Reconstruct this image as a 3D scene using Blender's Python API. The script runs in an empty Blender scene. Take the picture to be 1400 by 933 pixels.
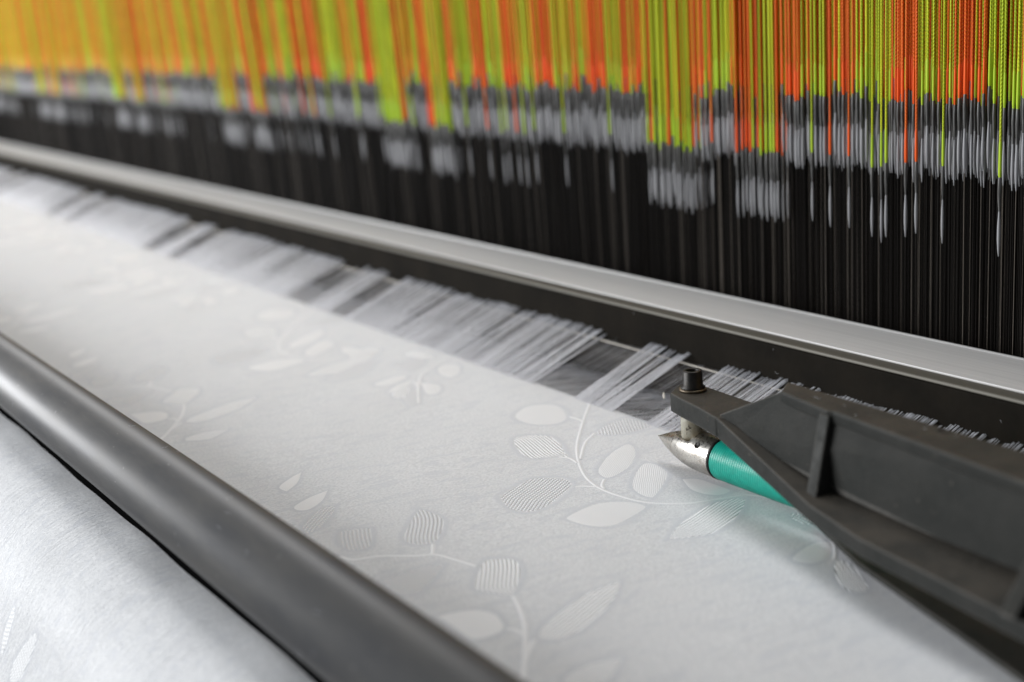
import bpy, math, random
import numpy as np
from mathutils import Matrix, Vector
random.seed(7); rng = np.random.default_rng(11)
sc = bpy.context.scene
C = sc.collection

# ------------------------------------------------------------------ camera
W0, H0, FPX = 1400.0, 933.0, 2000.0           # photograph frame, focal length in its pixels
PCX, PCY = W0/2, H0/2
_v = np.array([-572-PCX, 73-PCY]); _a = 500.0
_b = (FPX*FPX+_v[0]*_a)/(-_v[1])
dX = -np.array([_v[0], _v[1], FPX]); dX /= np.linalg.norm(dX)
dD = np.array([_a, _b, FPX]); dD /= np.linalg.norm(dD)
R = np.array([dX, np.cross(-dD, dX), -dD])    # camera axes -> world axes
CAM = np.array([0, -0.23/math.tan(math.radians(26.56)), 0.23])

def ray(px, py): return R @ np.array([px-PCX, py-PCY, FPX])
def onz(px, py, z):
    w = ray(px, py); return CAM + (z-CAM[2])/w[2]*w

cam = bpy.data.objects.new('camera', bpy.data.cameras.new('camera'))
C.objects.link(cam); sc.camera = cam
cam.data.sensor_width = 36; cam.data.lens = FPX/W0*36
cam.data.clip_start = .01; cam.data.clip_end = 50
r_, u_, b_ = R @ np.array([1, 0, 0]), R @ np.array([0, -1, 0]), R @ np.array([0, 0, -1])
cam.matrix_world = Matrix(((r_[0], u_[0], b_[0], CAM[0]), (r_[1], u_[1], b_[1], CAM[1]), (r_[2], u_[2], b_[2], CAM[2]), (0, 0, 0, 1)))
cam.data.dof.use_dof = True
cam.data.dof.focus_distance = .715
cam.data.dof.aperture_fstop = 5.4

# ------------------------------------------------------------------ light
w = bpy.data.worlds.new('World'); sc.world = w; w.use_nodes = True
bg = w.node_tree.nodes['Background']
bg.inputs[0].default_value = (.86, .93, 1, 1); bg.inputs[1].default_value = .15

def area(name, loc, to, sx, sy, power, col):
    l = bpy.data.lights.new(name, 'AREA'); l.shape = 'RECTANGLE'; l.size = sx; l.size_y = sy
    l.energy = power; l.color = col
    o = bpy.data.objects.new(name, l); C.objects.link(o)
    o.location = loc
    z = (Vector(loc)-Vector(to)).normalized(); x = Vector((1, 0, 0)); x = (x-z*x.dot(z)).normalized()
    y = z.cross(x)
    o.matrix_world = Matrix(((x.x, y.x, z.x, loc[0]), (x.y, y.y, z.y, loc[1]), (x.z, y.z, z.z, loc[2]), (0, 0, 0, 1)))
    return o
area('ceiling_lamp', (-1.5, .42, 2.05), (-.75, -.12, 0), 2.6, .7, 33, (.995, .997, 1))
area('window_light', (-3.2, -2.9, 1.1), (-1.1, .1, .16), 3.0, 1.4, 228, (.965, .98, 1))
sc.view_settings.view_transform = 'Standard'; sc.view_settings.look = 'None'
sc.view_settings.exposure = 0; sc.view_settings.gamma = 1
sc.cycles.max_bounces = 6; sc.cycles.use_denoising = True

# ------------------------------------------------------------------ materials
def mat(name, col, rough=.5, metal=0.0, spec=.5):
    m = bpy.data.materials.new(name); m.use_nodes = True
    b = m.node_tree.nodes['Principled BSDF']
    b.inputs['Base Color'].default_value = (*col, 1); b.inputs['Roughness'].default_value = rough
    b.inputs['Metallic'].default_value = metal; b.inputs['Specular IOR Level'].default_value = spec
    return m
class G:
    """tiny node helper"""
    def __init__(s, m): s.t = m.node_tree; s.b = s.t.nodes['Principled BSDF']
    def n(s, typ, **k):
        x = s.t.nodes.new('ShaderNode'+typ)
        for a, v in k.items():
            if a.startswith('i_'):
                key = a[2:]; key = int(key) if key.isdigit() else key.replace('_', ' ')
                if hasattr(v, 'is_output'): s.t.links.new(v, x.inputs[key])
                else: x.inputs[key].default_value = v
            else: setattr(x, a, v)
        return x
    def link(s, a, b): s.t.links.new(a, b)
    def coord(s, kind='Object', scale=(1, 1, 1), rot=(0, 0, 0)):
        c = s.n('TexCoord'); mp = s.n('Mapping'); s.link(c.outputs[kind], mp.inputs[0])
        mp.inputs['Scale'].default_value = scale; mp.inputs['Rotation'].default_value = rot
        return mp.outputs[0]
    def noise(s, vec, scale, detail=3, rough=.5, dist=0):
        x = s.n('TexNoise'); s.link(vec, x.inputs['Vector'])
        x.inputs['Scale'].default_value = scale; x.inputs['Detail'].default_value = detail
        x.inputs['Roughness'].default_value = rough; x.inputs['Distortion'].default_value = dist
        return x.outputs['Fac']
    def ramp(s, fac, *st):
        x = s.n('ValToRGB'); s.link(fac, x.inputs[0]); e = x.color_ramp.elements
        while len(e) < len(st): e.new(.5)
        for k, (p, c) in enumerate(st):
            e[k].position = p; e[k].color = (*c, 1) if not isinstance(c, (int, float)) else (c, c, c, 1)
        return x.outputs[0]
    def mix(s, fac, a, b, mode='MIX'):
        x = s.n('Mix', data_type='RGBA', blend_type=mode)
        for k, v in ((0, fac), (6, a), (7, b)):
            if hasattr(v, 'is_output'): s.link(v, x.inputs[k])
            else: x.inputs[k].default_value = v if k == 0 else (*v, 1)
        return x.outputs[2]
    def math(s, op, a, b=0.0):
        x = s.n('Math', operation=op)
        for k, v in ((0, a), (1, b)):
            if hasattr(v, 'is_output'): s.link(v, x.inputs[k])
            else: x.inputs[k].default_value = v
        return x.outputs[0]
    def bump(s, h, strength, dist, prev=None):
        x = s.n('Bump'); s.link(h, x.inputs['Height']); x.inputs['Strength'].default_value = strength
        x.inputs['Distance'].default_value = dist
        if prev is not None: s.link(prev, x.inputs['Normal'])
        return x.outputs[0]
    def out(s, **k):
        for a, v in k.items(): s.link(v, s.b.inputs[a.replace('_', ' ')])

def metal_noise(name, c1, c2, rough, metal, scale=60, bump=.15, dist=.0006, spec=.5):
    m = mat(name, c1, rough, metal, spec); g = G(m); v = g.coord()
    n = g.noise(v, scale, 6, .6); n2 = g.noise(v, scale*9, 4, .6)
    g.out(Base_Color=g.ramp(n, (.35, c1), (.68, c2)))
    g.out(Roughness=g.math('ADD', g.math('MULTIPLY', n2, .3), rough-.15))
    g.out(Normal=g.bump(n2, bump, dist))
    return m

# cloth
def cloth_material():
    m = mat('white_damask', (.78, .78, .79), .55, 0, .3); g = G(m); v = g.coord()
    at = g.n('Attribute', attribute_name='halo').outputs['Fac']
    fine = g.noise(v, 1900, 2, .7)
    grain = g.noise(g.coord(scale=(1, .55, 1), rot=(0, 0, .5)), 1250, 2, .75)
    vm = g.coord(scale=(1.0, .26, 1), rot=(0, 0, .3))
    blot = g.ramp(g.noise(vm, 210, 4, .65, .8), (.53, 0), (.60, 1))
    big = g.noise(v, 9, 3, .6)
    crepe = g.ramp(grain, (.36, (.53, .537, .549)), (.60, (.775, .781, .79)))
    smooth = (.54, .555, .588)
    sx = g.n('SeparateXYZ'); g.link(v, sx.inputs[0]); jit = g.noise(v, 300, 2)
    def w_(o_): return g.math('SINE', g.math('ADD', g.math('MULTIPLY', o_, 2*math.pi/.00135), g.math('MULTIPLY', jit, 5.0)))
    weave = g.math('MULTIPLY', w_(sx.outputs[0]), w_(sx.outputs[1]))
    crepe = g.mix(g.math('ADD', .5, g.math('MULTIPLY', weave, .5)), g.mix(.5, crepe, (.56, .568, .58)), crepe)
    fac = g.math('MAXIMUM', g.math('MULTIPLY', blot, .55), g.math('MULTIPLY', at, .75))
    col = g.mix(fac, crepe, smooth)
    col = g.mix(g.math('MULTIPLY', big, .1), col, (.66, .64, .62))
    g.out(Base_Color=col)
    h = g.math('MULTIPLY', grain, g.math('SUBTRACT', 1.0, fac))
    nb = g.bump(h, .35, .0004); nb = g.bump(fine, .25, .0002, nb)
    fr = g.n('Attribute', attribute_name='front').outputs['Fac']
    streak = g.noise(g.coord(scale=(1, .10, .2), rot=(0, 0, .12)), 480, 4, .75)
    bs = g.n('Bump', i_Height=streak, i_Strength=g.math('ADD', .12, g.math('MULTIPLY', fr, .9)), i_Distance=.0009); g.link(nb, bs.inputs['Normal']); nb = bs.outputs[0]
    g.out(Roughness=g.math('SUBTRACT', .55, g.math('MULTIPLY', fr, g.math('MULTIPLY', g.ramp(streak, (.5, 0), (.66, 1)), .27))))
    g.out(Normal=nb)
    g.b.inputs['Sheen Weight'].default_value = .15; g.b.inputs['Sheen Roughness'].default_value = .4
    return m
def satin(name, kind):
    m = mat(name, (.83, .83, .835), .42, 0, .4); g = G(m)
    uv = g.n('UVMap', uv_map='UVMap').outputs[0]; sp = g.n('SeparateXYZ'); g.link(uv, sp.inputs[0])
    u, v = sp.outputs[0], sp.outputs[1]
    nz = g.noise(g.coord(), 420, 2, .6)
    def wave(x, pitch, wob=.0):
        ph = g.math('ADD', g.math('MULTIPLY', x, 2*math.pi/pitch), g.math('MULTIPLY', nz, wob))
        return g.math('ADD', g.math('MULTIPLY', g.math('SINE', ph), .5), .5)
    if kind == 'solid':
        h = g.math('MULTIPLY', g.math('MULTIPLY', wave(v, .95, 2.2), g.math('ADD', g.math('MULTIPLY', wave(u, .9, 2), .5), .5)), .75); c = g.ramp(h, (0, (.74, .742, .75)), (.6, (.83, .83, .832)))
        g.out(Base_Color=c, Normal=g.bump(h, .35, .0003))
    else:
        ln = wave(v, 1.75, .6)
        if kind == 'dots':
            rows = g.math('ROUND', g.math('DIVIDE', v, 1.8)); uu = g.math('ADD', u, g.math('MULTIPLY', rows, .95))
            h = g.math('MULTIPLY', wave(v, 1.8, .35), wave(uu, 2.0, .35))
            c = g.ramp(h, (.12, (.60, .61, .63)), (.62, (.97, .97, .965)))
        else:
            h = g.math('MULTIPLY', ln, g.math('ADD', g.math('MULTIPLY', wave(u, 2.0, .8), .5), .5))
            c = g.ramp(h, (.1, (.64, .65, .665)), (.45, (.92, .92, .92)))
        g.out(Base_Color=c, Normal=g.bump(h, .7, .0007))
    return m
CLOTH = cloth_material()
SATIN = {k: satin('satin_'+k, k) for k in ('solid', 'lines', 'dots')}
SATIN['plain'] = mat('satin_plain', (.63, .635, .65), .5, 0, .3)
STEM = satin('satin_stem', 'solid')
YARN = mat('white_yarn', (.74, .745, .78), .5, 0, .35)
WEFT = mat('cream_weft', (.86, .8, .71), .5, 0, .4)

def brushed(name, c, rough, metal, amt=.06):
    m = mat(name, c, rough, metal); g = G(m)
    v = g.coord(scale=(1.2, 260, 260)); n = g.noise(v, 6, 4, .6)
    g.out(Roughness=g.math('ADD', g.math('MULTIPLY', n, .25), rough-.12))
    lo = tuple(x*(1-amt*3) for x in c); hi = tuple(min(1, x*(1+amt*2)) for x in c)
    blotch = g.noise(g.coord(scale=(3, 20, 20)), 3, 4, .6)
    g.out(Base_Color=g.mix(g.math('MULTIPLY', blotch, .35), g.ramp(n, (.3, lo), (.7, hi)), tuple(x*.7 for x in c)))
    g.out(Normal=g.bump(n, .12, .0004))
    return m
ALU = brushed('brushed_aluminium', (.75, .742, .73), .42, .15, .05)
LIP = mat('dull_lip_metal', (.085, .078, .062), .55, .3)
CAPM = metal_noise('blackened_steel', (.007, .006, .0045), (.013, .0105, .0075), .8, .0, 30, .15, .0006, .06)
WIRE = mat('reed_wire_steel', (.10, .09, .08), .4, .7)
def bar_material():
    m = mat('satin_grey_tube', (.2, .2, .2), .42, .1, .5); g = G(m)
    n = g.noise(g.coord(scale=(6, 30, 30)), 3, 5, .65); sc_ = g.noise(g.coord(scale=(14, 900, 900)), 2, 3, .7)
    sp = g.noise(g.coord(), 260, 2, .5)
    c = g.ramp(n, (.3, (.14, .141, .146)), (.7, (.19, .184, .176)))
    c = g.mix(g.math('MULTIPLY', g.ramp(sc_, (.66, 0), (.72, 1)), .35), c, (.34, .33, .32))
    c = g.mix(g.math('MULTIPLY', g.ramp(sp, (.73, 0), (.76, 1)), .5), c, (.5, .49, .47))
    g.out(Base_Color=c, Roughness=g.ramp(n, (.3, .36), (.7, .44))); return m
BAR = bar_material()
BLACK = mat('gap_shade_black', (.003, .003, .003), .9, 0, .0)  # painted shade for the gap under the tube
DARK = mat('dark_machine_interior', (.008, .006, .005), .9, 0, .1)

def casting_material():
    m = mat('painted_grey_casting', (.06, .06, .056), .48, .15); g = G(m); v = g.coord()
    n = g.noise(v, 45, 6, .65); f = g.noise(v, 900, 3, .6); k = g.noise(v, 230, 4, .7)
    col = g.ramp(n, (.3, (.018, .0195, .018)), (.7, (.033, .0328, .030)))
    nz = g.n('NewGeometry').outputs['Normal']; s = g.n('SeparateXYZ'); g.link(nz, s.inputs[0])
    top_tint = g.math('MULTIPLY', g.ramp(s.outputs[2], (.55, 0), (.95, 1)), g.ramp(n, (.3, .25), (.65, .9)))  # upward faces turn browner and lighter, unevenly
    col = g.mix(top_tint, col, (.060, .052, .042))
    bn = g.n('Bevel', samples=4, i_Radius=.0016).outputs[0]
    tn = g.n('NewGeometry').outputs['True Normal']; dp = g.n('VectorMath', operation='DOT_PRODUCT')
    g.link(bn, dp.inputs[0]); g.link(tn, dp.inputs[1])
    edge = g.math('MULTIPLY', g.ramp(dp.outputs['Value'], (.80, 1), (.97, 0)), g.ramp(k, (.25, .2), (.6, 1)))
    col = g.mix(g.math('MULTIPLY', edge, .9), col, (.19, .18, .165))  # lighter edges: worn paint plus a rim highlight put into the colour
    col = g.mix(g.math('MULTIPLY', g.ramp(k, (.66, 0), (.76, 1)), .5), col, (.2, .18, .16))
    g.out(Base_Color=col, Normal=g.bump(f, .25, .0005, g.bump(n, .2, .002)))
    g.out(Roughness=g.ramp(k, (.3, .45), (.7, .68)))
    return m
CAST = casting_material(); CAST.node_tree.nodes['Principled BSDF'].inputs['Specular IOR Level'].default_value = .12
CASTE = metal_noise('worn_casting_edge', (.13, .125, .118), (.19, .18, .165), .42, .4, 160)
BOLTM = metal_noise('black_oxide_bolt', (.012, .011, .010), (.03, .026, .022), .42, .6, 300)
SOCK = mat('bolt_socket_dark', (.008, .007, .006), .5, .5)
WASH = metal_noise('brown_washer', (.09, .07, .05), (.2, .16, .11), .4, .7, 300)
def post_material():
    m = mat('stained_steel_post', (.36, .35, .29), .5, .35); g = G(m); v = g.coord()
    n = g.noise(v, 420, 5, .7); n2 = g.noise(v, 150, 4, .6)
    c = g.ramp(n2, (.35, (.42, .41, .35)), (.65, (.25, .215, .15)))
    c = g.mix(g.ramp(n, (.56, 0), (.64, 1)), c, (.04, .03, .02))
    g.out(Base_Color=c, Normal=g.bump(n, .4, .0005)); return m
POST = post_material()
def chrome_material():
    m = mat('worn_nickel', (.56, .53, .48), .25, 1); g = G(m); v = g.coord()
    n = g.noise(v, 500, 4, .65); n2 = g.noise(v, 120, 5, .6)
    c = g.mix(g.ramp(n2, (.52, 0), (.72, .75)), (.47, .45, .415), (.24, .19, .14))
    c = g.mix(g.ramp(n, (.66, 0), (.72, .45)), c, (.16, .12, .09))
    g.out(Base_Color=c, Roughness=g.ramp(n, (.3, .2), (.7, .42)), Normal=g.bump(n, .12, .0003)); return m
CHROME = chrome_material()
TEAL = mat('teal_rubber', (.004, .34, .255), .36, 0, .5)
_t = G(TEAL); _n = _t.noise(_t.coord(), 300, 3, .6); _t.out(Base_Color=_t.ramp(_n, (.3, (.006, .32, .24)), (.7, (.012, .41, .31))))

def cord_material(name, c1, c2):
    m = mat(name, c1, .6, 0, .25); g = G(m)
    tc = g.n('TexCoord').outputs['Object']; oi = g.n('ObjectInfo').outputs['Random']
    wv = g.n('TexWave', wave_type='BANDS', bands_direction='DIAGONAL'); g.link(tc, wv.inputs[0])
    wv.inputs['Scale'].default_value = 330; wv.inputs['Distortion'].default_value = 1.2; wv.inputs['Detail'].default_value = 1
    n = g.noise(g.coord(scale=(120, 120, 14)), 3, 2)
    ps = g.n('NewGeometry').outputs['Position']; pm = g.n('Mapping'); g.link(ps, pm.inputs[0]); pm.inputs['Scale'].default_value = (1, 1, .02)
    hue = g.noise(pm.outputs[0], 420, 2, .6); c3 = (.98, .26, .02) if c1[0] > c1[1] else (.82, .84, .03)
    col = g.mix(wv.outputs['Fac'], tuple(x*.8 for x in c1), c2)
    col = g.mix(g.math('MULTIPLY', n, .3), col, tuple(x*.6 for x in c1))
    col = g.mix(g.ramp(hue, (.46, 0), (.68, .85)), col, c3)
    col = g.mix(g.ramp(hue, (.30, .45), (.40, 0)), col, tuple(x*.68 for x in c1))
    g.out(Base_Color=col, Normal=g.bump(wv.outputs['Fac'], .6, .0004))
    return m
CORD = {'orange': cord_material('orange_braid', (.92, .115, .012), (.98, .2, .025)),
        'green': cord_material('green_braid', (.47, .60, .02), (.62, .76, .04))}
SHEATH = {'orange': mat('orange_sheath', (.95, .13, .02), .45, 0, .2), 'green': mat('green_sheath', (.47, .66, .04), .45, 0, .2)}
def sleeve_material():
    m = mat('charcoal_sleeve', (.07, .068, .066), .38, 0, .5); g = G(m)
    n = g.noise(g.coord(scale=(400, 400, 40)), 3, 3)
    g.out(Base_Color=g.ramp(n, (.4, (.055, .053, .05)), (.72, (.16, .157, .152)))); return m
SLEEVE = sleeve_material()
TUBE = mat('milky_tube', (.33, .328, .338), .34, 0, .5)
HED = mat('dark_heddle_wire', (.009, .007, .0055), .55, .0, .12)
HEDL = mat('bright_heddle_wire', (.14, .12, .10), .4, .6)

# ------------------------------------------------------------------ mesh helpers
def add(name, verts, faces, m=None, parent=None, smooth=False, mats=None):
    me = bpy.data.meshes.new(name); me.from_pydata([tuple(map(float, p)) for p in verts], [], [tuple(map(int, q)) for q in faces])
    if m: me.materials.append(m)
    if smooth: me.shade_smooth()
    me.update()
    o = bpy.data.objects.new(name, me); C.objects.link(o)
    if parent: o.parent = parent
    return o
def add_np(name, V, Q, m, parent=None, smooth=True, tri=False):
    k = 3 if tri else 4
    me = bpy.data.meshes.new(name); me.vertices.add(len(V)); me.vertices.foreach_set('co', np.ascontiguousarray(V, dtype=np.float32).ravel())
    me.loops.add(len(Q)*k); me.loops.foreach_set('vertex_index', np.ascontiguousarray(Q, dtype=np.int32).ravel())
    me.polygons.add(len(Q)); me.polygons.foreach_set('loop_start', np.arange(0, len(Q)*k, k, dtype=np.int32))
    me.materials.append(m); me.update(calc_edges=True); me.validate()
    if smooth: me.shade_smooth()
    o = bpy.data.objects.new(name, me); C.objects.link(o)
    if parent: o.parent = parent
    return o
def tag(o, label=None, cat=None, group=None, kind=None):
    for k, v in (('label', label), ('category', cat), ('group', group), ('kind', kind)):
        if v: o[k] = v
    return o
def empty(name, loc, label, cat, group=None):
    o = bpy.data.objects.new(name, None); C.objects.link(o); o.location = loc; o.empty_display_size = .01
    return tag(o, label, cat, group)
def lathe(prof, n=32, axis='Z', close=True):
    """prof: list of (r, t) along the axis; returns verts, faces"""
    V, F = [], []
    for r, t in prof:
        for k in range(n):
            a = 2*math.pi*k/n; c, s = r*math.cos(a), r*math.sin(a)
            V.append((c, s, t) if axis == 'Z' else (t, c, s))
    for j in range(len(prof)-1):
        for k in range(n):
            q = (j*n+k, j*n+(k+1) % n, (j+1)*n+(k+1) % n, (j+1)*n+k)
            F.append(q if axis == 'Z' else q)
    if close:
        F.append(tuple(range(n))[::-1]); F.append(tuple(range((len(prof)-1)*n, len(prof)*n)))
    return V, F
def bevel(o, wdt, seg=2, ang=30):
    b = o.modifiers.new('bevel', 'BEVEL'); b.width = wdt; b.segments = seg; b.limit_method = 'ANGLE'; b.angle_limit = math.radians(ang)
    o.data.shade_smooth(); 
    n = o.modifiers.new('wn', 'WEIGHTED_NORMAL'); n.keep_sharp = True
    return o
def solid(top, bottom):
    """closed solid between two loops with the same count"""
    n = len(top); V = list(top)+list(bottom)
    F = [tuple(range(n)), tuple(range(2*n-1, n-1, -1))]
    F += [(k, n+k, n+(k+1) % n, (k+1) % n) for k in range(n)]
    return V, F
def extrude_x(prof, x0, x1, nseg=1):
    """closed YZ profile swept along X"""
    n = len(prof); V, F = [], []
    xs = np.linspace(x0, x1, nseg+1)
    for x in xs: V += [(x, y, z) for y, z in prof]
    for j in range(nseg):
        for k in range(n): F.append((j*n+k, j*n+(k+1) % n, (j+1)*n+(k+1) % n, (j+1)*n+k))
    F.append(tuple(range(n))[::-1]); F.append(tuple(range(nseg*n, nseg*n+n)))
    return V, F
def fix(o):
    import bmesh
    bm = bmesh.new(); bm.from_mesh(o.data); bmesh.ops.recalc_face_normals(bm, faces=bm.faces[:]); bm.to_mesh(o.data); bm.free(); return o
XL, XR = -3.5, .35

# ------------------------------------------------------------------ setting
V, F = extrude_x([(-1.2, -.62), (.9, -.62), (.9, -.60), (-1.2, -.60)], -5, 2)
fl = fix(add('floor', V, F, DARK)); fl['kind'] = 'structure'
V, F = extrude_x([(.62, -.6), (.66, -.6), (.66, 1.0), (.62, 1.0)], -6, 2)
bk = fix(add('background', V, F, DARK)); bk['kind'] = 'structure'

# ------------------------------------------------------------------ woven cloth
PR = []                                        # profile: list of (s, y, z)
def build_profile():
    s = 0.0; y, z = .0015, 0.0; pts = [(0.0, y, z)]
    def step(ny, nz):
        nonlocal s, y, z
        s += math.hypot(ny-y, nz-z); y, z = ny, nz; pts.append((s, y, z))
    for ny in np.arange(.0005, -.2765, -.0011): step(ny, 0.0)
    cy, rad = -.279, .062                       # over the breast beam
    for a in np.radians(np.arange(1, 62, 1.1)): step(cy-rad*math.sin(a), -(rad-rad*math.cos(a)))
    a = math.radians(61); 
    for k in range(36): step(y-.006*math.cos(a), z-.006*math.sin(a))
    return np.array(pts)
PR = build_profile()
def prof(s): return np.interp(s, PR[:, 0], PR[:, 1]), np.interp(s, PR[:, 0], PR[:, 2])
def prof_n(s):
    y0, z0 = prof(np.asarray(s)-.001); y1, z1 = prof(np.asarray(s)+.001)
    dy, dz = y1-y0, z1-z0; L = np.hypot(dy, dz)+1e-12
    return dz/L, -dy/L                          # normal (y, z), pointing up / forward
S_SLOT = float(np.interp(.277, -PR[:, 1][PR[:, 2] == 0], PR[:, 0][PR[:, 2] == 0]))
def wave(x, s):
    x = np.asarray(x, float); s = np.asarray(s, float)
    base = .00022*np.sin(x*23+s*31)+.00018*np.sin(x*51-s*44+1.3)
    base = base*np.clip(s/.03, 0, 1)
    slot = np.exp(-((s-S_SLOT-.005)/.008)**2)*(.0005*np.sin(x*37+.6)+.0003*np.sin(x*81+2)+.0002)
    folds = np.clip((s-S_SLOT)/.05, 0, 1)*(.0009*np.sin(x*38+s*60)+.0006*np.sin(x*83-s*35))
    dip = -.0012*np.exp(-((s-S_SLOT+.012)/.014)**2)
    return base+slot*1.0+folds*.6+dip
def surf(x, s, off=0.0):
    y, z = prof(s); ny, nz = prof_n(s); h = wave(x, s)+off
    return np.stack([np.asarray(x, float)+0*y, y+ny*h, z+nz*h], -1)
def on_cloth(px, py):
    """where the line of sight through a photograph pixel meets the cloth: (x, s)"""
    w_ = ray(px, py); t = (PR[:, 1]-CAM[1])/1.0
    tan = w_[2]/w_[1]; d = PR[:, 2]-(CAM[2]+tan*(PR[:, 1]-CAM[1]))
    if w_[1] < 0: d = -d
    k = np.where(np.sign(d[:-1]) != np.sign(d[1:]))[0]
    if not len(k):
        p = CAM+w_*(-CAM[2]/w_[2]); return np.array([p[0], .0008])
    k = k[0]
    f = d[k]/(d[k]-d[k+1]+1e-15); s = PR[k, 0]+f*(PR[k+1, 0]-PR[k, 0]); y, z = prof(s)
    tt = (y-CAM[1])/w_[1] if abs(w_[1]) > 1e-9 else (z-CAM[2])/w_[2]
    return np.array([CAM[0]+tt*w_[0], s])

def crom(pts, closed, sub=5):
    P = np.array(pts, float)
    if closed:                                  # keep leaf tips pointed
        Q = []
        for i in range(len(P)):
            a, b = P[i-1]-P[i], P[(i+1) % len(P)]-P[i]
            c = (a@b)/(np.linalg.norm(a)*np.linalg.norm(b)+1e-12)
            Q.append(P[i])
            if c > -.34: Q.append(P[i]+1e-7)
        P = np.array(Q)
    n = len(P); out = []
    for i in range(n if closed else n-1):
        p0 = P[(i-1) % n] if closed or i > 0 else P[0]; p1 = P[i]; p2 = P[(i+1) % n]
        p3 = P[(i+2) % n] if closed or i+2 < n else P[-1]
        for t in np.linspace(0, 1, sub, endpoint=False):
            out.append(.5*((2*p1)+(-p0+p2)*t+(2*p0-5*p1+4*p2-p3)*t*t+(-p0+3*p1-3*p2+p3)*t**3))
    if not closed: out.append(P[-1])
    return np.array(out)
def Z6(*p): return [(600+x/3.043, 520+y/3.043) for x, y in p]
def Z7(*p): return [(340+x/2.5, 620+y/2.5) for x, y in p]
def Z5(*p): return [(550+x/3.5, 380+y/3.5) for x, y in p]
def Z4(*p): return [(x/3.111, 680+y/3.111) for x, y in p]
SPRIG_A = [  # kind, outline
 ('solid', Z6((300,150),(340,175),(420,187),(500,180),(545,150),(525,115),(470,98),(400,100),(345,115))),
 ('lines', Z6((300,250),(330,230),(400,225),(470,230),(515,260),(540,310),(545,325),(480,318),(400,330),(345,318),(310,285))),
 ('dots', Z6((240,480),(300,445),(370,410),(450,402),(530,405),(565,430),(560,450),(520,490),(450,530),(370,552),(300,540),(260,510))),
 ('solid', Z6((515,575),(570,540),(650,510),(730,503),(810,508),(875,525),(830,560),(760,600),(690,614),(610,605))),
 ('lines', Z6((950,660),(985,600),(1040,560),(1120,515),(1200,495),(1285,490),(1275,530),(1230,590),(1150,635),(1060,650))),
 ('dots', Z6((645,222),(680,190),(750,158),(810,152),(870,176),(905,196),(850,208),(780,225),(700,228))),
 ('solid', Z6((655,385),(670,345),(710,305),(760,275),(790,262),(820,285),(825,325),(800,365),(740,400),(695,415))),
 ('solid', Z6((795,435),(810,390),(850,345),(900,350),(960,385),(950,425),(915,470),(890,495),(840,480),(805,460))),
 ('solid', Z6((1010,412),(1080,410),(1150,430),(1230,460),(1180,480),(1100,475),(1040,455))),
 ('solid', [(1080,765),(1095,750),(1120,740),(1140,742),(1140,755),(1125,768),(1100,772)]),
 ('lines', [(1140,770),(1150,765),(1170,775),(1187,795),(1188,810),(1170,812),(1150,803),(1141,790)]),
 ('dots', [(1076,704),(1090,702),(1112,706),(1118,718),(1100,718),(1085,712)]),
]
STEMS_A = [Z6((630,95),(595,190),(575,290),(600,385),(660,445),(760,485),(880,510),(1050,510),(1200,490),(1310,480))+[(1080,692),(1135,735),(1142,765)],
 Z6((545,150),(575,158),(600,168)), Z6((500,318),(545,325),(577,345)), Z6((565,445),(600,442),(655,445)), Z6((650,220),(610,260),(590,330)), Z6((690,415),(680,440),(690,455))]
SPRIG_B = [
 ('dots', Z7((520,290),(545,235),(580,190),(625,200),(675,225),(670,265),(640,310),(600,312),(560,315))),
 ('dots', Z7((300,300),(310,262),(360,255),(425,255),(430,290),(415,325),(380,335),(330,330))),
 ('dots', Z7((180,250),(200,220),(250,185),(300,175),(285,215),(250,250),(200,275))),
 ('solid', Z7((150,180),(200,150),(270,125),(255,160),(210,190),(165,195))),
 ('solid', Z7((100,115),(140,85),(180,65),(170,100),(130,130))),
 ('dots', Z7((450,435),(520,410),(600,385),(670,380),(640,430),(590,475),(530,490),(480,465))),
 ('lines', Z7((770,420),(800,365),(850,355),(910,360),(940,390),(935,440),(905,490),(860,485),(800,475),(765,465))),
 ('solid', Z7((640,560),(720,540),(800,535),(860,555),(880,600),(840,630),(780,640),(740,632))),
 ('lines', Z7((975,640),(1000,590),(1060,540),(1130,490),(1200,460),(1275,435),(1255,500),(1200,565),(1120,620),(1040,645))),
 ('lines', Z7((1070,770),(1120,730),(1190,710),(1280,700),(1250,760),(1210,790),(1090,800))),
]
STEMS_B = [Z7((310,355),(360,365),(450,352),(560,350),(640,345),(700,360),(780,385)), Z7((905,490),(930,540),(945,600),(945,680),(940,760),(930,790)),
 Z7((880,605),(910,605),(942,622)), Z7((975,640),(955,680),(942,720)), Z7((630,310),(630,330),(628,346))]
SPRIG_C = [  # on the part of the cloth in front of the tube
 ('lines', Z4((5,690),(20,600),(45,520),(72,455),(72,500),(55,560),(30,640))),
 ('lines', Z4((35,780),(55,700),(95,630),(150,570),(158,590),(130,670),(90,760),(60,800))),
]
leaves, stems = [], []
def conv(pl): return np.array([on_cloth(*p) for p in pl])
la = [(k, conv(p)) for k, p in SPRIG_A]; sa = [conv(p) for p in STEMS_A]
lb = [(k, conv(p)) for k, p in SPRIG_B]; sb = [conv(p) for p in STEMS_B]
lc = [(k, conv(p)) for k, p in SPRIG_C]
PER = .38
leaves += la+lb+lc; stems += sa+sb
for q in (1, 2, 3, 4):
    d = np.array([-PER*q, 0])
    leaves += [(k, p+d) for k, p in la]; stems += [p+d for p in [sa[0][:9]]+sa[1:]]
for q in (1, 2, 3):
    d = np.array([-PER*q, 0])
    leaves += [(k, p+d) for k, p in lb]; stems += [p+d for p in sb]
    leaves += [(k, p+d) for k, p in lc]
def Z3(*p): return [(330+x/4.667, 380+y/4.667) for x, y in p]
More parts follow.
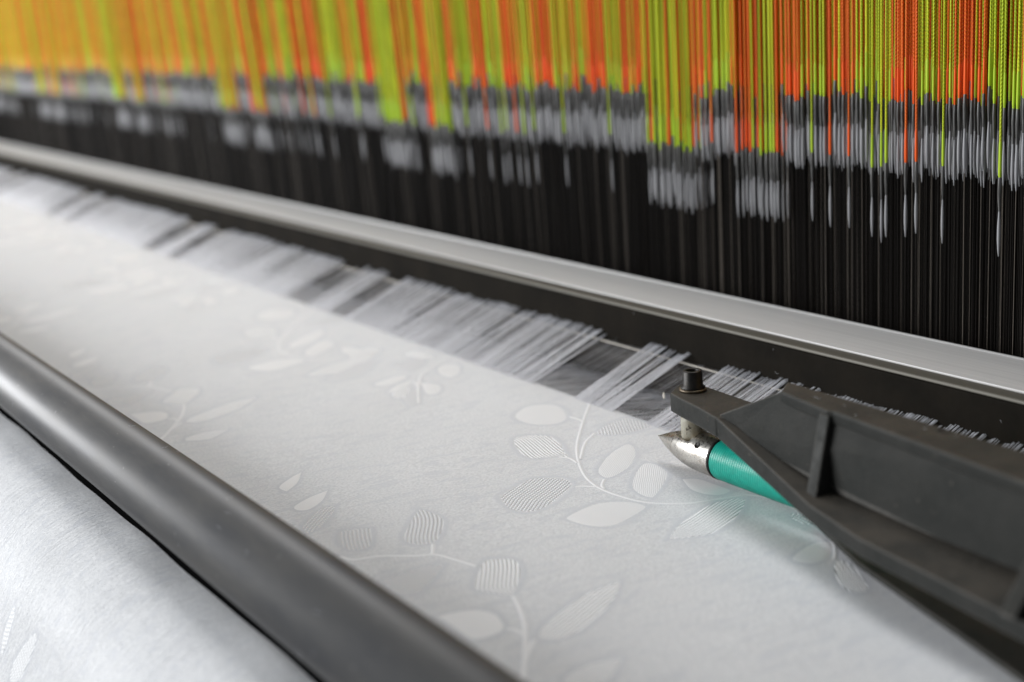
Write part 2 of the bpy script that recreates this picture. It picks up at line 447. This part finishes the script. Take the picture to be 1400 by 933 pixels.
SPRIG_D = [
 ('solid', Z3((1240,590),(1270,555),(1340,550),(1400,560),(1395,610),(1340,640),(1270,625))),
 ('solid', Z3((1140,650),(1170,690),(1210,675),(1265,680),(1280,715),(1240,745),(1190,745),(1155,715))),
 ('solid', Z3((925,735),(980,690),(1060,665),(1105,660),(1060,700),(990,728))),
 ('lines', Z3((670,500),(740,460),(830,435),(890,440),(890,480),(820,505),(730,520))),
 ('plain', Z3((520,655),(600,600),(720,545),(880,530),(820,590),(720,640),(600,665))),
 ('plain', Z3((990,570),(1050,525),(1130,515),(1180,530),(1140,580),(1070,600))),
 ('plain', Z3((1030,780),(1050,730),(1110,710),(1150,740),(1130,800),(1070,820))),
 ('lines', Z3((1030,490),(1100,460),(1180,470),(1240,500),(1170,520),(1090,510))),
]
STEM_D = [Z3((1135,800),(1130,690),(1160,620),(1240,560),(1300,520)), Z3((1130,690),(1105,665))]
ld = [(k, conv(p)) for k, p in SPRIG_D]; sd = [conv(p) for p in STEM_D]
for q in (0, 1, 2): leaves += [(k, p-[PER*q, 0]) for k, p in ld]; stems += [p-[PER*q, 0] for p in sd]

def cloth():
    xs = [.2]
    while xs[-1] > XL:
        x = xs[-1]; st = .0012 if -.86 < x < -.2 else (.004 if x > -.2 else .0012+.004*min(1, (-.86-x)/1.2))
        xs.append(x-st)
    xs = np.array(xs); ss = PR[:, 0]
    Xg, Sg = np.meshgrid(xs, ss, indexing='ij')
    P = surf(Xg.ravel(), Sg.ravel()).reshape(-1, 3)
    nx, ns = len(xs), len(ss)
    I = (np.arange(nx-1)[:, None]*ns+np.arange(ns-1)[None]).ravel()
    Q = np.stack([I, I+1, I+ns+1, I+ns], 1)
    o = add_np('woven_fabric', P, Q, CLOTH)
    D = np.full(nx*ns, 1.0)
    XY = np.stack([Xg.ravel(), Sg.ravel()], 1)
    def segd(poly, closed, pad=.006):
        lo, hi = poly.min(0)-pad, poly.max(0)+pad
        i0, i1 = np.searchsorted(-xs, [-hi[0], -lo[0]]); j0, j1 = np.searchsorted(ss, [lo[1], hi[1]])
        if i1 <= i0 or j1 <= j0: return
        idx = (np.arange(i0, i1)[:, None]*ns+np.arange(j0, j1)[None]).ravel()
        p = XY[idx]; A = poly; B = np.roll(poly, -1, 0)
        if not closed: A, B = A[:-1], B[:-1]
        best = np.full(len(p), 9.0)
        for a, b in zip(A, B):
            ab = b-a; t = np.clip(((p-a)@ab)/(ab@ab+1e-15), 0, 1); q = p-a-t[:, None]*ab
            best = np.minimum(best, np.hypot(q[:, 0], q[:, 1]))
        D[idx] = np.minimum(D[idx], best)
    for k, p in leaves: segd(crom(p, True, 3), True)
    for p in stems: segd(crom(p, False, 3), False)
    hal = np.clip(1.3-D/.0017, 0, 1)
    at = o.data.attributes.new('halo', 'FLOAT', 'POINT'); at.data.foreach_set('value', hal.astype(np.float32))
    af = o.data.attributes.new('front', 'FLOAT', 'POINT'); af.data.foreach_set('value', np.clip((XY[:, 1]-S_SLOT)/.012, 0, 1).astype(np.float32))
    return tag(o, 'white damask cloth with woven leaf sprigs stretched across the loom', 'fabric')
fabric = cloth()

def leaf(kind, poly):
    P = crom(poly, True, 6); c = P.mean(0); U, S_, Vt = np.linalg.svd(P-c, full_matrices=False)
    ax = Vt[0]; no = np.array([-ax[1], ax[0]]); L = np.stack([(P-c)@ax, (P-c)@no], 1)
    u0, u1 = L[:, 0].min(), L[:, 0].max(); n, m_ = 22, 8
    V, UV, F = [], [], []
    ph = random.random()*4
    A, B = L, np.roll(L, -1, 0)
    for i in range(n+1):
        t = i/n; t = .5-.5*math.cos(math.pi*t); u = u0+(u1-u0)*min(max(t, .002), .998)
        xs = []
        for a, b in zip(A, B):
            if (a[0]-u)*(b[0]-u) <= 0 and a[0] != b[0]: xs.append(a[1]+(u-a[0])/(b[0]-a[0])*(b[1]-a[1]))
        lo, hi = (min(xs), max(xs)) if xs else (0, 0)
        for j in range(m_+1):
            v = lo+(hi-lo)*j/m_; e = 2*j/m_-1; rim = (1-e**4)*min(1, 8*t*(1-t)+.0)
            q = c+ax*u+no*v
            V.append(surf(q[0], q[1], -.00005+.00012*rim)); UV.append(((u-u0)*1000+ph, ((v) if hi-lo < 1e-6 else (j/m_-.5)*(hi-lo)*.55+v*.45)*1000+ph))
    for i in range(n):
        for j in range(m_):
            F.append((i*(m_+1)+j, (i+1)*(m_+1)+j, (i+1)*(m_+1)+j+1, i*(m_+1)+j+1))
    o = add('woven_leaf', V, F, SATIN[kind], fabric, True)
    uvl = o.data.uv_layers.new(name='UVMap')
    for lp in o.data.loops: uvl.data[lp.index].uv = UV[lp.vertex_index]
    return o
for k, p in leaves: leaf(k, p)
def stem(poly):
    P = crom(poly, False, 7); T = np.gradient(P, axis=0); T /= np.linalg.norm(T, axis=1)[:, None]+1e-12
    N = np.stack([-T[:, 1], T[:, 0]], 1); V, UV, F = [], [], []; d = 0
    for i, p in enumerate(P):
        if i: d += np.linalg.norm(P[i]-P[i-1])
        for e in (-1, -.5, 0, .5, 1):
            q = p+N[i]*e*.0012; V.append(surf(q[0], q[1], -.00005+.0002*(1-e*e))); UV.append((e*.9, d*1000))
    for i in range(len(P)-1):
        for j in range(4): F.append((i*5+j, i*5+j+1, i*5+j+6, i*5+j+5))
    o = add('woven_stem', V, F, STEM, fabric, True)
    uvl = o.data.uv_layers.new(name='UVMap')
    for lp in o.data.loops: uvl.data[lp.index].uv = UV[lp.vertex_index]
for p in stems: stem(p)

# ------------------------------------------------------------------ grey round bar lying on the cloth
bar = empty('spreader_bar', (-1.6, -.269, 0), 'dark grey round steel tube lying across the white cloth', 'bar')
RB = .01836; ZB = RB+.003
V, F = lathe([(RB, XL+1.6), (RB, XR+1.6)], 96, 'X')
V = [(x, y, z+ZB) for x, y, z in V]
fix(add('tube', V, F, BAR, bar, True))
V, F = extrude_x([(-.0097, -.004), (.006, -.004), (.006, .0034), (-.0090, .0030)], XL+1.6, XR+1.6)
fix(add('gap_shade_strip', V, F, BLACK, bar))  # black strip put in for the shade of the gap under the tube
V, F = extrude_x([(-.285, -.42), (-.20, -.42), (-.20, -.03), (-.285, -.03)], XL, XR)
bb = fix(add('breast_beam', V, F, DARK)); tag(bb, 'dark beam carrying the cloth beneath the round grey tube', 'beam')

# ------------------------------------------------------------------ reed and its aluminium rail
reed = empty('reed', (-1.6, .056, 0), 'dark reed with bright aluminium top rail behind the white warp threads', 'reed')
def rx(name, prof_, m, bv=0, kind=None):
    V, F = extrude_x([(y-.056, z) for y, z in prof_], XL+1.6, XR+1.6)
    o = fix(add(name, V, F, m, reed))
    if bv: bevel(o, bv, 2)
    if kind: o['kind'] = kind
    return o
rx('reed_cap', [(.056, .0182), (.0635, .0182), (.0635, .0415), (.0585, .0425), (.056, .0405)], CAPM, .0006)
rx('lip', [(.0557, .0415), (.0640, .0425), (.0640, .0442), (.0562, .0434)], LIP, .0006)
rx('aluminium_rail', [(.0640, .0449), (.1060, .0462), (.1060, .0420), (.0650, .0410)], ALU, .0003)
V, F = lathe([(.0008, XL+1.6), (.0008, XR+1.6)], 14, 'X'); fix(add('rail_bead', [(x, y+.1058-.056, z+.0462) for x, y, z in V], F, ALU, reed, True))
rx('back_plate', [(.0660, -.05), (.0690, -.05), (.0690, .0405), (.0660, .0405)], DARK)
rx('reed_base', [(.052, -.05), (.0655, -.05), (.0655, -.010), (.052, -.010)], CAPM, .0006)
for zz, yy, rr in ((.0178, .0556, .00035), (.0098, .0556, .00028), (-.0006, .0556, .0003)):
    V, F = lathe([(rr, XL+1.6), (rr, XR+1.6)], 8, 'X'); fix(add('binding_wire', [(x, y+yy-.056, z+zz) for x, y, z in V], F, WIRE, reed, True))
def boxes(cx, cy, cz, hx, hy, hz):
    cx, cy, cz = np.broadcast_arrays(cx, cy, cz)
    T = np.array([[sx*hx, sy*hy, sz*hz] for sx in (-1, 1) for sy in (-1, 1) for sz in (-1, 1)])
    V = (np.stack([cx, cy, cz], 1)[:, None]+T[None]).reshape(-1, 3)
    q = np.array([[0, 1, 3, 2], [4, 6, 7, 5], [0, 4, 5, 1], [2, 3, 7, 6], [0, 2, 6, 4], [1, 5, 7, 3]])
    return V, (np.arange(len(cx))[:, None, None]*8+q[None]).reshape(-1, 4)
xw = np.arange(XL+1.6, XR+1.6, .0011)
V, Q = boxes(xw, 0*xw+.0032, 0*xw+.004, .00016, .0028, .0143)
o = add_np('reed_wires', V, Q, WIRE, reed, False); o['kind'] = 'stuff'

# ------------------------------------------------------------------ warp threads between reed and cloth
warp = empty('warp', (0, 0, 0), 'sheet of fine white warp threads fanning from the reed down to the cloth edge', 'yarn sheet')
def prism(A, B, r, n=4):
    """many thin straight prisms A->B; returns V,Q"""
    A, B = np.asarray(A, float), np.asarray(B, float); d = B-A; d /= np.linalg.norm(d, axis=1)[:, None]
    up = np.tile([0, 0, 1.0], (len(A), 1)); s = np.cross(d, up); s /= np.linalg.norm(s, axis=1)[:, None]; t = np.cross(s, d)
    r = np.broadcast_to(np.asarray(r, float), (len(A),))[:, None]
    ring = [math.cos(2*math.pi*k/n)*s*r+math.sin(2*math.pi*k/n)*t*r for k in range(n)]
    V = np.stack([A+q for q in ring]+[B+q for q in ring], 1).reshape(-1, 3)
    q = np.array([[k, (k+1) % n, n+(k+1) % n, n+k] for k in range(n)])
    return V, (np.arange(len(A))[:, None, None]*2*n+q[None]).reshape(-1, 4)
def in_gap(x):
    t = (x+.733) % PER
    return (t < .043) or (.082 < t < .112)
ends = []
x = XR-.2
while x > XL+.3:                                # upper sheet: close strands with slits between
    if in_gap(x):
        if x < -.85 and random.random() < .5: ends.append((x, random.uniform(.015, .020), .00022))
        else: ends.append((x, random.uniform(.0165, .019), .00010))
        x -= random.uniform(.0014, .0026); continue
    run = random.choice((2, 3, 4, 5, 6, 8, 10, 14) if x > -1.0 else (4, 6, 8, 10, 14, 20, 30)); hz = random.choice((.0236, .0230, .0226, .0238, .0215))
    for k in range(run):
        if in_gap(x): break
        ends.append((x, hz+random.uniform(-.0007, .0005), random.uniform(.00013, .00025))); x -= random.uniform(.00052, .00078)
    for k in range(random.choice((1, 1, 2, 2, 3))):
        if in_gap(x): break
        if random.random() < .75: ends.append((x, random.uniform(.013, .0195), random.uniform(.00010, .00016)))
        x -= .00065
n_up = len(ends)
x = XR-.2
while x > XL+.3:                                # lower sheet
    ends.append((x, -.0065+random.uniform(-.002, .0015), random.uniform(.00014, .00021)))
    x -= random.uniform(.00055, .00085) if not in_gap(x) else random.uniform(.0010, .0018)
E_ = np.array(ends); sway = rng.normal(0, .0004, len(E_))
fz = np.array([wave(e, .0025) for e in E_[:, 0]])
A_ = np.stack([E_[:, 0], np.full(len(E_), -.0016), fz-.0001], 1)
B_ = np.stack([E_[:, 0]+sway, np.full(len(E_), .0562), E_[:, 1]], 1)
near = [k for k in range(n_up) if -.80 < E_[k, 0] < -.40]
near = sorted(near, key=lambda k: -E_[k, 2]*(1 if E_[k, 1] > .016 else .5)*(1.4+E_[k, 0]))[:300]
nearset = set(near)
for k in near:
    V, Q = prism(A_[k:k+1], B_[k:k+1], E_[k, 2], 6)
    add_np('warp_thread', V, Q, YARN, warp)
rest = np.array([k for k in range(len(E_)) if k not in nearset])
V, Q = prism(A_[rest], B_[rest], E_[rest, 2], 4)
o = add_np('warp_threads', V, Q, YARN, warp); o['kind'] = 'stuff'
V, F = lathe([(.0004, XL), (.0004, XR)], 8, 'X')
o = fix(add('weft_yarn', [(x, y+.0515, z+.0186) for x, y, z in V], F, WEFT, None, True))
tag(o, 'single cream weft yarn running through the open white warp', 'yarn')
V, F = lathe([(.00045, 0), (.0007, .002), (.0006, .006), (.0003, .0075)], 8, 'Z')
o = fix(add('thread_end', V, F, WEFT, None, True)); p = onz(908, 545, .012); o.location = p; o.rotation_euler = (.5, .75, 0)
tag(o, 'tiny cream thread end caught between warp threads beside the black bolt', 'thread')

# ------------------------------------------------------------------ fabric temple: bracket, bolt, post, steel head, teal roller
T0 = np.array([-.52, -.035, .0])
temple = empty('fabric_temple', T0, 'dark grey cast bracket with bolted steel point and teal roller on the cloth edge', 'loom temple')
def loc(P): return [tuple(np.asarray(p)-T0) for p in P]
YA, ZA, RA = -.0352, .0128, .0099
XT, XS = -.564, -.5148
# head: ogive with a milled flat
NV = 72; prof_h = []
for k in range(40):
    t = k/39; x = XT+(XS-XT)*t
    r = RA*min(1, math.sin(min(1, t/.80)*math.pi/2)**.92) if t > 0 else .0003
    prof_h.append((max(r, .0003), x))
V, F = lathe(prof_h, NV, 'X')
FLAT = .0058
vv = []
for x, y, z in V:
    t = (x-XT)/(XS-XT); z2 = z
    lim = FLAT if .20 < t < .66 else 99
    if .66 <= t < .72: lim = FLAT+(RA-FLAT)*((t-.66)/.06)
    if .08 < t <= .2: lim = FLAT
    vv.append((x, y+YA, min(z, lim)+ZA))
hd = fix(add('steel_head', loc(vv), F, CHROME, temple, True)); 
e = hd.modifiers.new('split', 'EDGE_SPLIT'); e.split_angle = math.radians(28)
def disc_hole(c, nrm, r, depth, m, name, parent):
    V, F = lathe([(r, -depth), (r, .00012), (r*.86, .00022), (r*.8, .00005)], 20, 'Z')
    o = fix(add(name, V, F, m, parent, True)); o.location = c; o.rotation_mode = 'QUATERNION'
    o.rotation_quaternion = Vector(nrm).to_track_quat('Z', 'Y'); return o
aa = math.radians(142); 
h = disc_hole(Vector((-.5235, YA+RA*math.cos(aa), ZA+RA*math.sin(aa)))-Vector(T0), (0, math.cos(aa), math.sin(aa)), .0017, .003, SOCK, 'pin_hole', temple)
V, F = lathe([(RA-.001, XS-.0002), (RA+.0001, XS), (RA+.0003, XS+.0006), (RA+.0003, XS+.0018), (RA-.001, XS+.0022)], 64, 'X')
fix(add('seal_ring', loc([(x, y+YA, z+ZA) for x, y, z in V]), F, SOCK, temple, True))
pr = [(RA-.002, XS+.0018)]; x = XS+.002
while x < -.27:
    pr += [(RA-.0001, x), (RA+.00012, x+.00055), (RA-.0001, x+.0011), (RA-.00028, x+.0013)]; x += .0015
V, F = lathe(pr, 56, 'X')
fix(add('teal_roller', loc([(a, y+YA, z+ZA) for a, y, z in V]), F, TEAL, temple, True))
# post and bolt
PX, PY = -.5355, -.0350
V, F = lathe([(.0056, ZA+FLAT-.0002), (.0063, ZA+FLAT+.0009), (.0064, .0315), (.0062, .034)], 40)
fix(add('post', loc([(x+PX, y+PY, z) for x, y, z in V]), F, POST, temple, True))
V, F = lathe([(.0030, .0421), (.0066, .0421), (.0067, .0430), (.0062, .0434), (.003, .0434)], 40)
fix(add('washer', loc([(x+PX, y+PY, z) for x, y, z in V]), F, WASH, temple, True))
V, F = lathe([(.0058, .0432), (.0060, .0440), (.0049, .0446), (.0047, .0515), (.0043, .0521), (.0031, .0521), (.0029, .0516), (.0029, .0478), (.0001, .0474)], 40)
bo = fix(add('bolt', loc([(x+PX, y+PY, z) for x, y, z in V]), F, BOLTM, temple, True))
V, F = lathe([(.0026, .0479), (.0026, .0481)], 6); fix(add('socket', loc([(x+PX, y+PY, z) for x, y, z in V]), F, SOCK, bo))
# arm (flat nose that carries the post)
def pz(px, py, z): return tuple(onz(px, py, z))
nose_top = [pz(916, 537, .042), pz(930, 545, .042), pz(954, 557, .042), pz(978, 571, .042), (-.4885, -.0525, .042), (-.470, -.046, .042), (-.482, -.0285, .042), pz(1020, 547, .042), pz(968, 529, .042), (-.5465, -.0265, .042), (-.5490, -.0335, .042)]
nose_bot = [(x, y, .0325) for x, y, z in nose_top]
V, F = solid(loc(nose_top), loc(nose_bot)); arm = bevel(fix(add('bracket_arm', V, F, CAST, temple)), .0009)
h = disc_hole(Vector((-.5215, -.0352, .0418))-Vector(T0), (0, 0, 1), .0034, .004, SOCK, 'slot', temple)
# web: tall recessed plate
wf = [(-.494, -.0553, .0425), (-.4572, -.0500, .0600), (-.4224, -.0545, .0600), (-.3144, -.0670, .0600), (-.17, -.0825, .0600),
      (-.17, -.0850, .0240), (-.3204, -.0693, .0240), (-.4110, -.0600, .0240), (-.437, -.0556, .0250), (-.486, -.0566, .0350)]
wf = [(x, y+.0018, z) for x, y, z in wf]
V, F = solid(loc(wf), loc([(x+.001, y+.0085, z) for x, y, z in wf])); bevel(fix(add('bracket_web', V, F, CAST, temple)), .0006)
# top flange
tf = [(-.4572, -.0500, .0602), (-.4224, -.0566, .0602), (-.4196, -.0553, .0602), (-.3144, -.0692, .0602), (-.17, -.0860, .0602), (-.17, -.044, .0602), (-.3367, -.0415, .0602), (-.4673, -.0368, .0602)]
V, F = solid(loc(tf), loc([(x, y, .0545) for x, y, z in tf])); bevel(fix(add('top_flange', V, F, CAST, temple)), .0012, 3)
disc_hole(Vector((-.372, -.0440, .0602))-Vector(T0), (0, 0, 1), .0028, .004, SOCK, 'flange_hole', temple)
# bottom flange: gusset ramp that widens to the right
up_f = [(-.4938, -.0560, .0421), pz(1105, 690, .0268), pz(1175, 737, .0260), pz(1400, 852, .0255), (-.17, -.1400, .025)]
up_b = [(-.4938, -.0480, .0421), (-.4280, -.0490, .0282), (-.3750, -.0590, .0268), (-.283, -.067, .0270), (-.17, -.080, .027)]
n = len(up_f)
def th(p, t=.0072): return (p[0], p[1]+.0004, p[2]-t)
TH = [.0098, .0078, .0075, .0075, .0075]
V = up_f+up_b+[th(p, t) for p, t in zip(up_f, TH)]+[th(p, t) for p, t in zip(up_b, TH)]; F = []
for k in range(n-1):
    F += [(k, k+1, n+k+1, n+k), (2*n+k, 3*n+k, 3*n+k+1, 2*n+k+1), (k, 2*n+k, 2*n+k+1, k+1), (n+k, n+k+1, 3*n+k+1, 3*n+k)]
F += [(0, n, 3*n, 2*n), (n-1, 2*n+n-1, 4*n-1, 2*n-1)]
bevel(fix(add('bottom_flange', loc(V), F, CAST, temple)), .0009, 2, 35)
# dark plate added in place of the shade below the flange
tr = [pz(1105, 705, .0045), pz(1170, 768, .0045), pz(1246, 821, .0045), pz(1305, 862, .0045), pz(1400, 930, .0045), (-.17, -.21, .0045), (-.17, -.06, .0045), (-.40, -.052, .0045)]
V, F = solid(loc(tr), loc([(x, y+.001, .0012) for x, y, z in tr])); bevel(fix(add('shade_plate', V, F, CAST, temple)), .0015, 3)
# ribs
def rib(p_top, p_bot, wd, back):
    (x0, y0, z0), (x1, y1, z1) = p_top, p_bot
    a = [(x0-wd/2, y0, z0), (x1-wd/2, y1, z1), (x1-wd/2, back, z1), (x0-wd/2, back, z0)]
    b = [(x+wd, y, z) for x, y, z in a]
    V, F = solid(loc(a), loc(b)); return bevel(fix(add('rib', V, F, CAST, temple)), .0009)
rib((-.4235, -.0568, .0585), (-.4190, -.0690, .0262), .0062, -.050)
rib((-.2965, -.0715, .0585), (-.2945, -.1010, .0262), .0065, -.060)
# unseen arm, added out of frame to shade the cloth
ma = [(-.176, -.128, .085), (-.172, -.40, .085), (-.04, -.40, .085), (-.04, .02, .085), (-.17, .02, .085)]
V, F = solid(loc(ma), loc([(x, y, .012) for x, y, z in ma])); bevel(fix(add('shade_arm', V, F, CAST, temple)), .002)

# ------------------------------------------------------------------ jacquard harness
YH, PITCH, ROWS, ROWDY = .1135, .0035, 11, .0050
ZTOP = .19
BOUND = [-.455, -.475, -.4985, -.518, -.540, -.5645, -.5865, -.605, -.626, -.647, -.669, -.6895, -.704, -.751, -.773, -.793, -.815]
ORANGE = []                                    # start in orange at -.475..-.4985
def colour_at(x, row):
    t = (x+.468+.001*row) % PER - PER           # (-.38 .. 0]
    k = sum(1 for b in BOUND if t < b+.455)
    if random.random() < (.10 if row == 0 else .30): k += 1      # strays of the other colour
    return 'orange' if k % 2 == 0 else 'green'
SINGLES = (.150, .165, .178, .197, .205, .220, .229, .244, .281, .062, .338)
def is_low(x, row):
    t = (x+.760) % PER
    if t < .049: return row < 3
    if .086 < t < .124: return row < 2
    return any(abs(t-q) < .0019 for q in SINGLES) and row == 0
HI, LO = .1655, .1330
def lean(x): return min(1, max(0, (-.74-x)/.7))*.20
# the pieces of one cord, z measured from the cord's lower end
TPL = {
 'cord': lathe([(.00066, .014), (.00066, ZTOP)], 6, 'Z', False),
 'sheath': lathe([(.00067, .0185), (.00080, .0172), (.00090, .004), (.00070, .0006), (.0003, 0)], 8, 'Z', False),
 'sleeve': lathe([(.0005, .0022), (.0009, .0006), (.00108, -.005), (.0009, -.0100), (.00055, -.0150), (.0005, -.0175)], 8, 'Z', False),
 'tube': lathe([(.0005, -.0140), (.0006, -.0175), (.0008, -.0205), (.00095, -.0240), (.00097, -.0290), (.0007, -.0338), (.0003, -.0375)], 8, 'Z', False),
 'heddle': lathe([(.00024, -.036), (.00024, -.23)], 4, 'Z', False),
}
def tpl_mesh(nm, m):
    V, F = TPL[nm]; me = bpy.data.meshes.new(nm); me.from_pydata(V, [], F); me.materials.append(m); me.shade_smooth(); return me
MESH = {}
for col in ('orange', 'green'):
    MESH[col] = [('cord', tpl_mesh('cord', CORD[col])), ('sheath', tpl_mesh('sheath', SHEATH[col]))]
SHM = [('sleeve', tpl_mesh('sleeve', SLEEVE)), ('tube', tpl_mesh('tube', TUBE))]
HM = [tpl_mesh('heddle', HED), tpl_mesh('heddle', HEDL)]
cords = []
ncol = int((XR-.55+3.35)/PITCH)
for row in range(ROWS):
    for i in range(ncol):
        x = XR-.55-PITCH*i-PITCH*((row*.5+.07*row) % 1)+random.uniform(-.0006, .0006)
        low = is_low(x, row); z = (LO if low else HI)+random.uniform(-.0022, .0022)+(random.choice((0, 0, 0, 0, .004, .0055, .009)) if not low else random.choice((0, 0, .002, .004, -.002)))
        cords.append((x, YH+ROWDY*row+random.uniform(-.001, .001), z, colour_at(x, row), low, row))
LAB = {('orange', False): 'orange braided harness cord raised high with charcoal sleeve and milky tube', ('green', False): 'green braided harness cord raised high with charcoal sleeve and milky tube',
       ('orange', True): 'orange braided harness cord pulled down lower than its neighbours', ('green', True): 'green braided harness cord pulled down lower than its neighbours'}
GRP = {k: ('lowered ' if k[1] else 'raised ')+k[0]+' harness cords' for k in LAB}
vis = [c for c in cords if c[5] < 3 and -.90 < c[0] < -.412]
vis.sort(key=lambda c: (c[5]*.11 - c[0]))
pick = vis[:300]; pickset = set(map(id, pick))
for c in pick:
    x, y, z, col, low, row = c
    r = bpy.data.objects.new('harness_cord', None); C.objects.link(r); r.empty_display_size = .01
    r.location = (x, y, z); r.rotation_euler = (0, -math.atan(lean(x)) + random.uniform(-.004, .004), random.uniform(0, 6.28) if lean(x) == 0 else 0)
    r.scale = (random.uniform(.72, 1.02),)*2+(random.uniform(.96, 1.05),)
    tag(r, LAB[(col, low)], 'cord', GRP[(col, low)])
    for nm, me in MESH[col]+SHM+[('heddle', HM[1 if random.random() < .2 else 0])]:
        o = bpy.data.objects.new(nm, me); C.objects.link(o); o.parent = r
rest = [c for c in cords if id(c) not in pickset]
def tiles(nm, sel):
    V, F = TPL[nm]; V = np.array(V); F = np.array(F); P = np.array([c[:3] for c in sel]); k = np.array([lean(c[0]) for c in sel])
    VV = V[None]+P[:, None]; VV[:, :, 0] -= k[:, None]*V[None, :, 2]
    return VV.reshape(-1, 3), (F[None]+(np.arange(len(sel))*len(V))[:, None, None]).reshape(-1, 4)
for col in ('orange', 'green'):
    root = empty('harness_cords', (0, 0, 0), 'dense curtain of blurred %s harness cords farther along the loom' % col, 'cords'); root['kind'] = 'stuff'
    sel = [c for c in rest if c[3] == col]
    for nm, m in (('cord', CORD[col]), ('sheath', SHEATH[col]), ('sleeve', SLEEVE), ('tube', TUBE), ('heddle', HED), ('heddle', HEDL)):
        sl = sel if nm != 'heddle' else [c for k, c in enumerate(sel) if (k % 15 == 0) == (m is HEDL)]
        V, Q = tiles(nm, sl); o = add_np(nm+'s', V, Q, m, root); o['kind'] = 'stuff'

# ------------------------------------------------------------------ loose fibres caught on the bar and the reed
def lint(name, spots, label):
    VV, QQ, k = [], [], 0
    for (c, nrm) in spots:
        n_ = Vector(nrm).normalized(); t = n_.orthogonal().normalized(); b = n_.cross(t); a0 = random.uniform(0, 6.28); L = random.uniform(.0012, .005)
        pts = []; p = Vector(c)+n_*.0002
        for q in range(5):
            a0 += random.uniform(-.9, .9); pts.append(p.copy()); p = p+(t*math.cos(a0)+b*math.sin(a0))*L/4+n_*random.uniform(-.0001, .0002)
        A, B = np.array([tuple(x) for x in pts[:-1]]), np.array([tuple(x) for x in pts[1:]])
        V, Q = prism(A, B, .00005, 3); VV.append(V); QQ.append(Q+k); k += len(V)
    o = add_np(name, np.concatenate(VV), np.concatenate(QQ), YARN); tag(o, label, 'lint', None, 'stuff')
sp = []
for k in range(40):
    a = math.radians(random.uniform(60, 215)); sp.append(((random.uniform(-1.6, -.2), -.269+RB*math.cos(a), ZB+RB*math.sin(a)), (0.01, math.cos(a), math.sin(a))))
lint('lint_fibres', sp, 'few pale lint fibres stuck on the round grey bar')
sp = [((random.uniform(-1.6, -.35), .0558, random.uniform(.020, .040)), (0.01, -1, .01)) for k in range(10)]
sp += [((random.uniform(-1.6, -.35), random.uniform(.068, .106), .0463), (0.01, 0, 1)) for k in range(16)]
sp += [((random.uniform(-.46, -.3), random.uniform(-.055, -.045), .0604), (0.01, 0, 1)) for k in range(6)]
lint('lint_fibres', sp, 'few pale lint fibres stuck on the dark reed and silver rail')
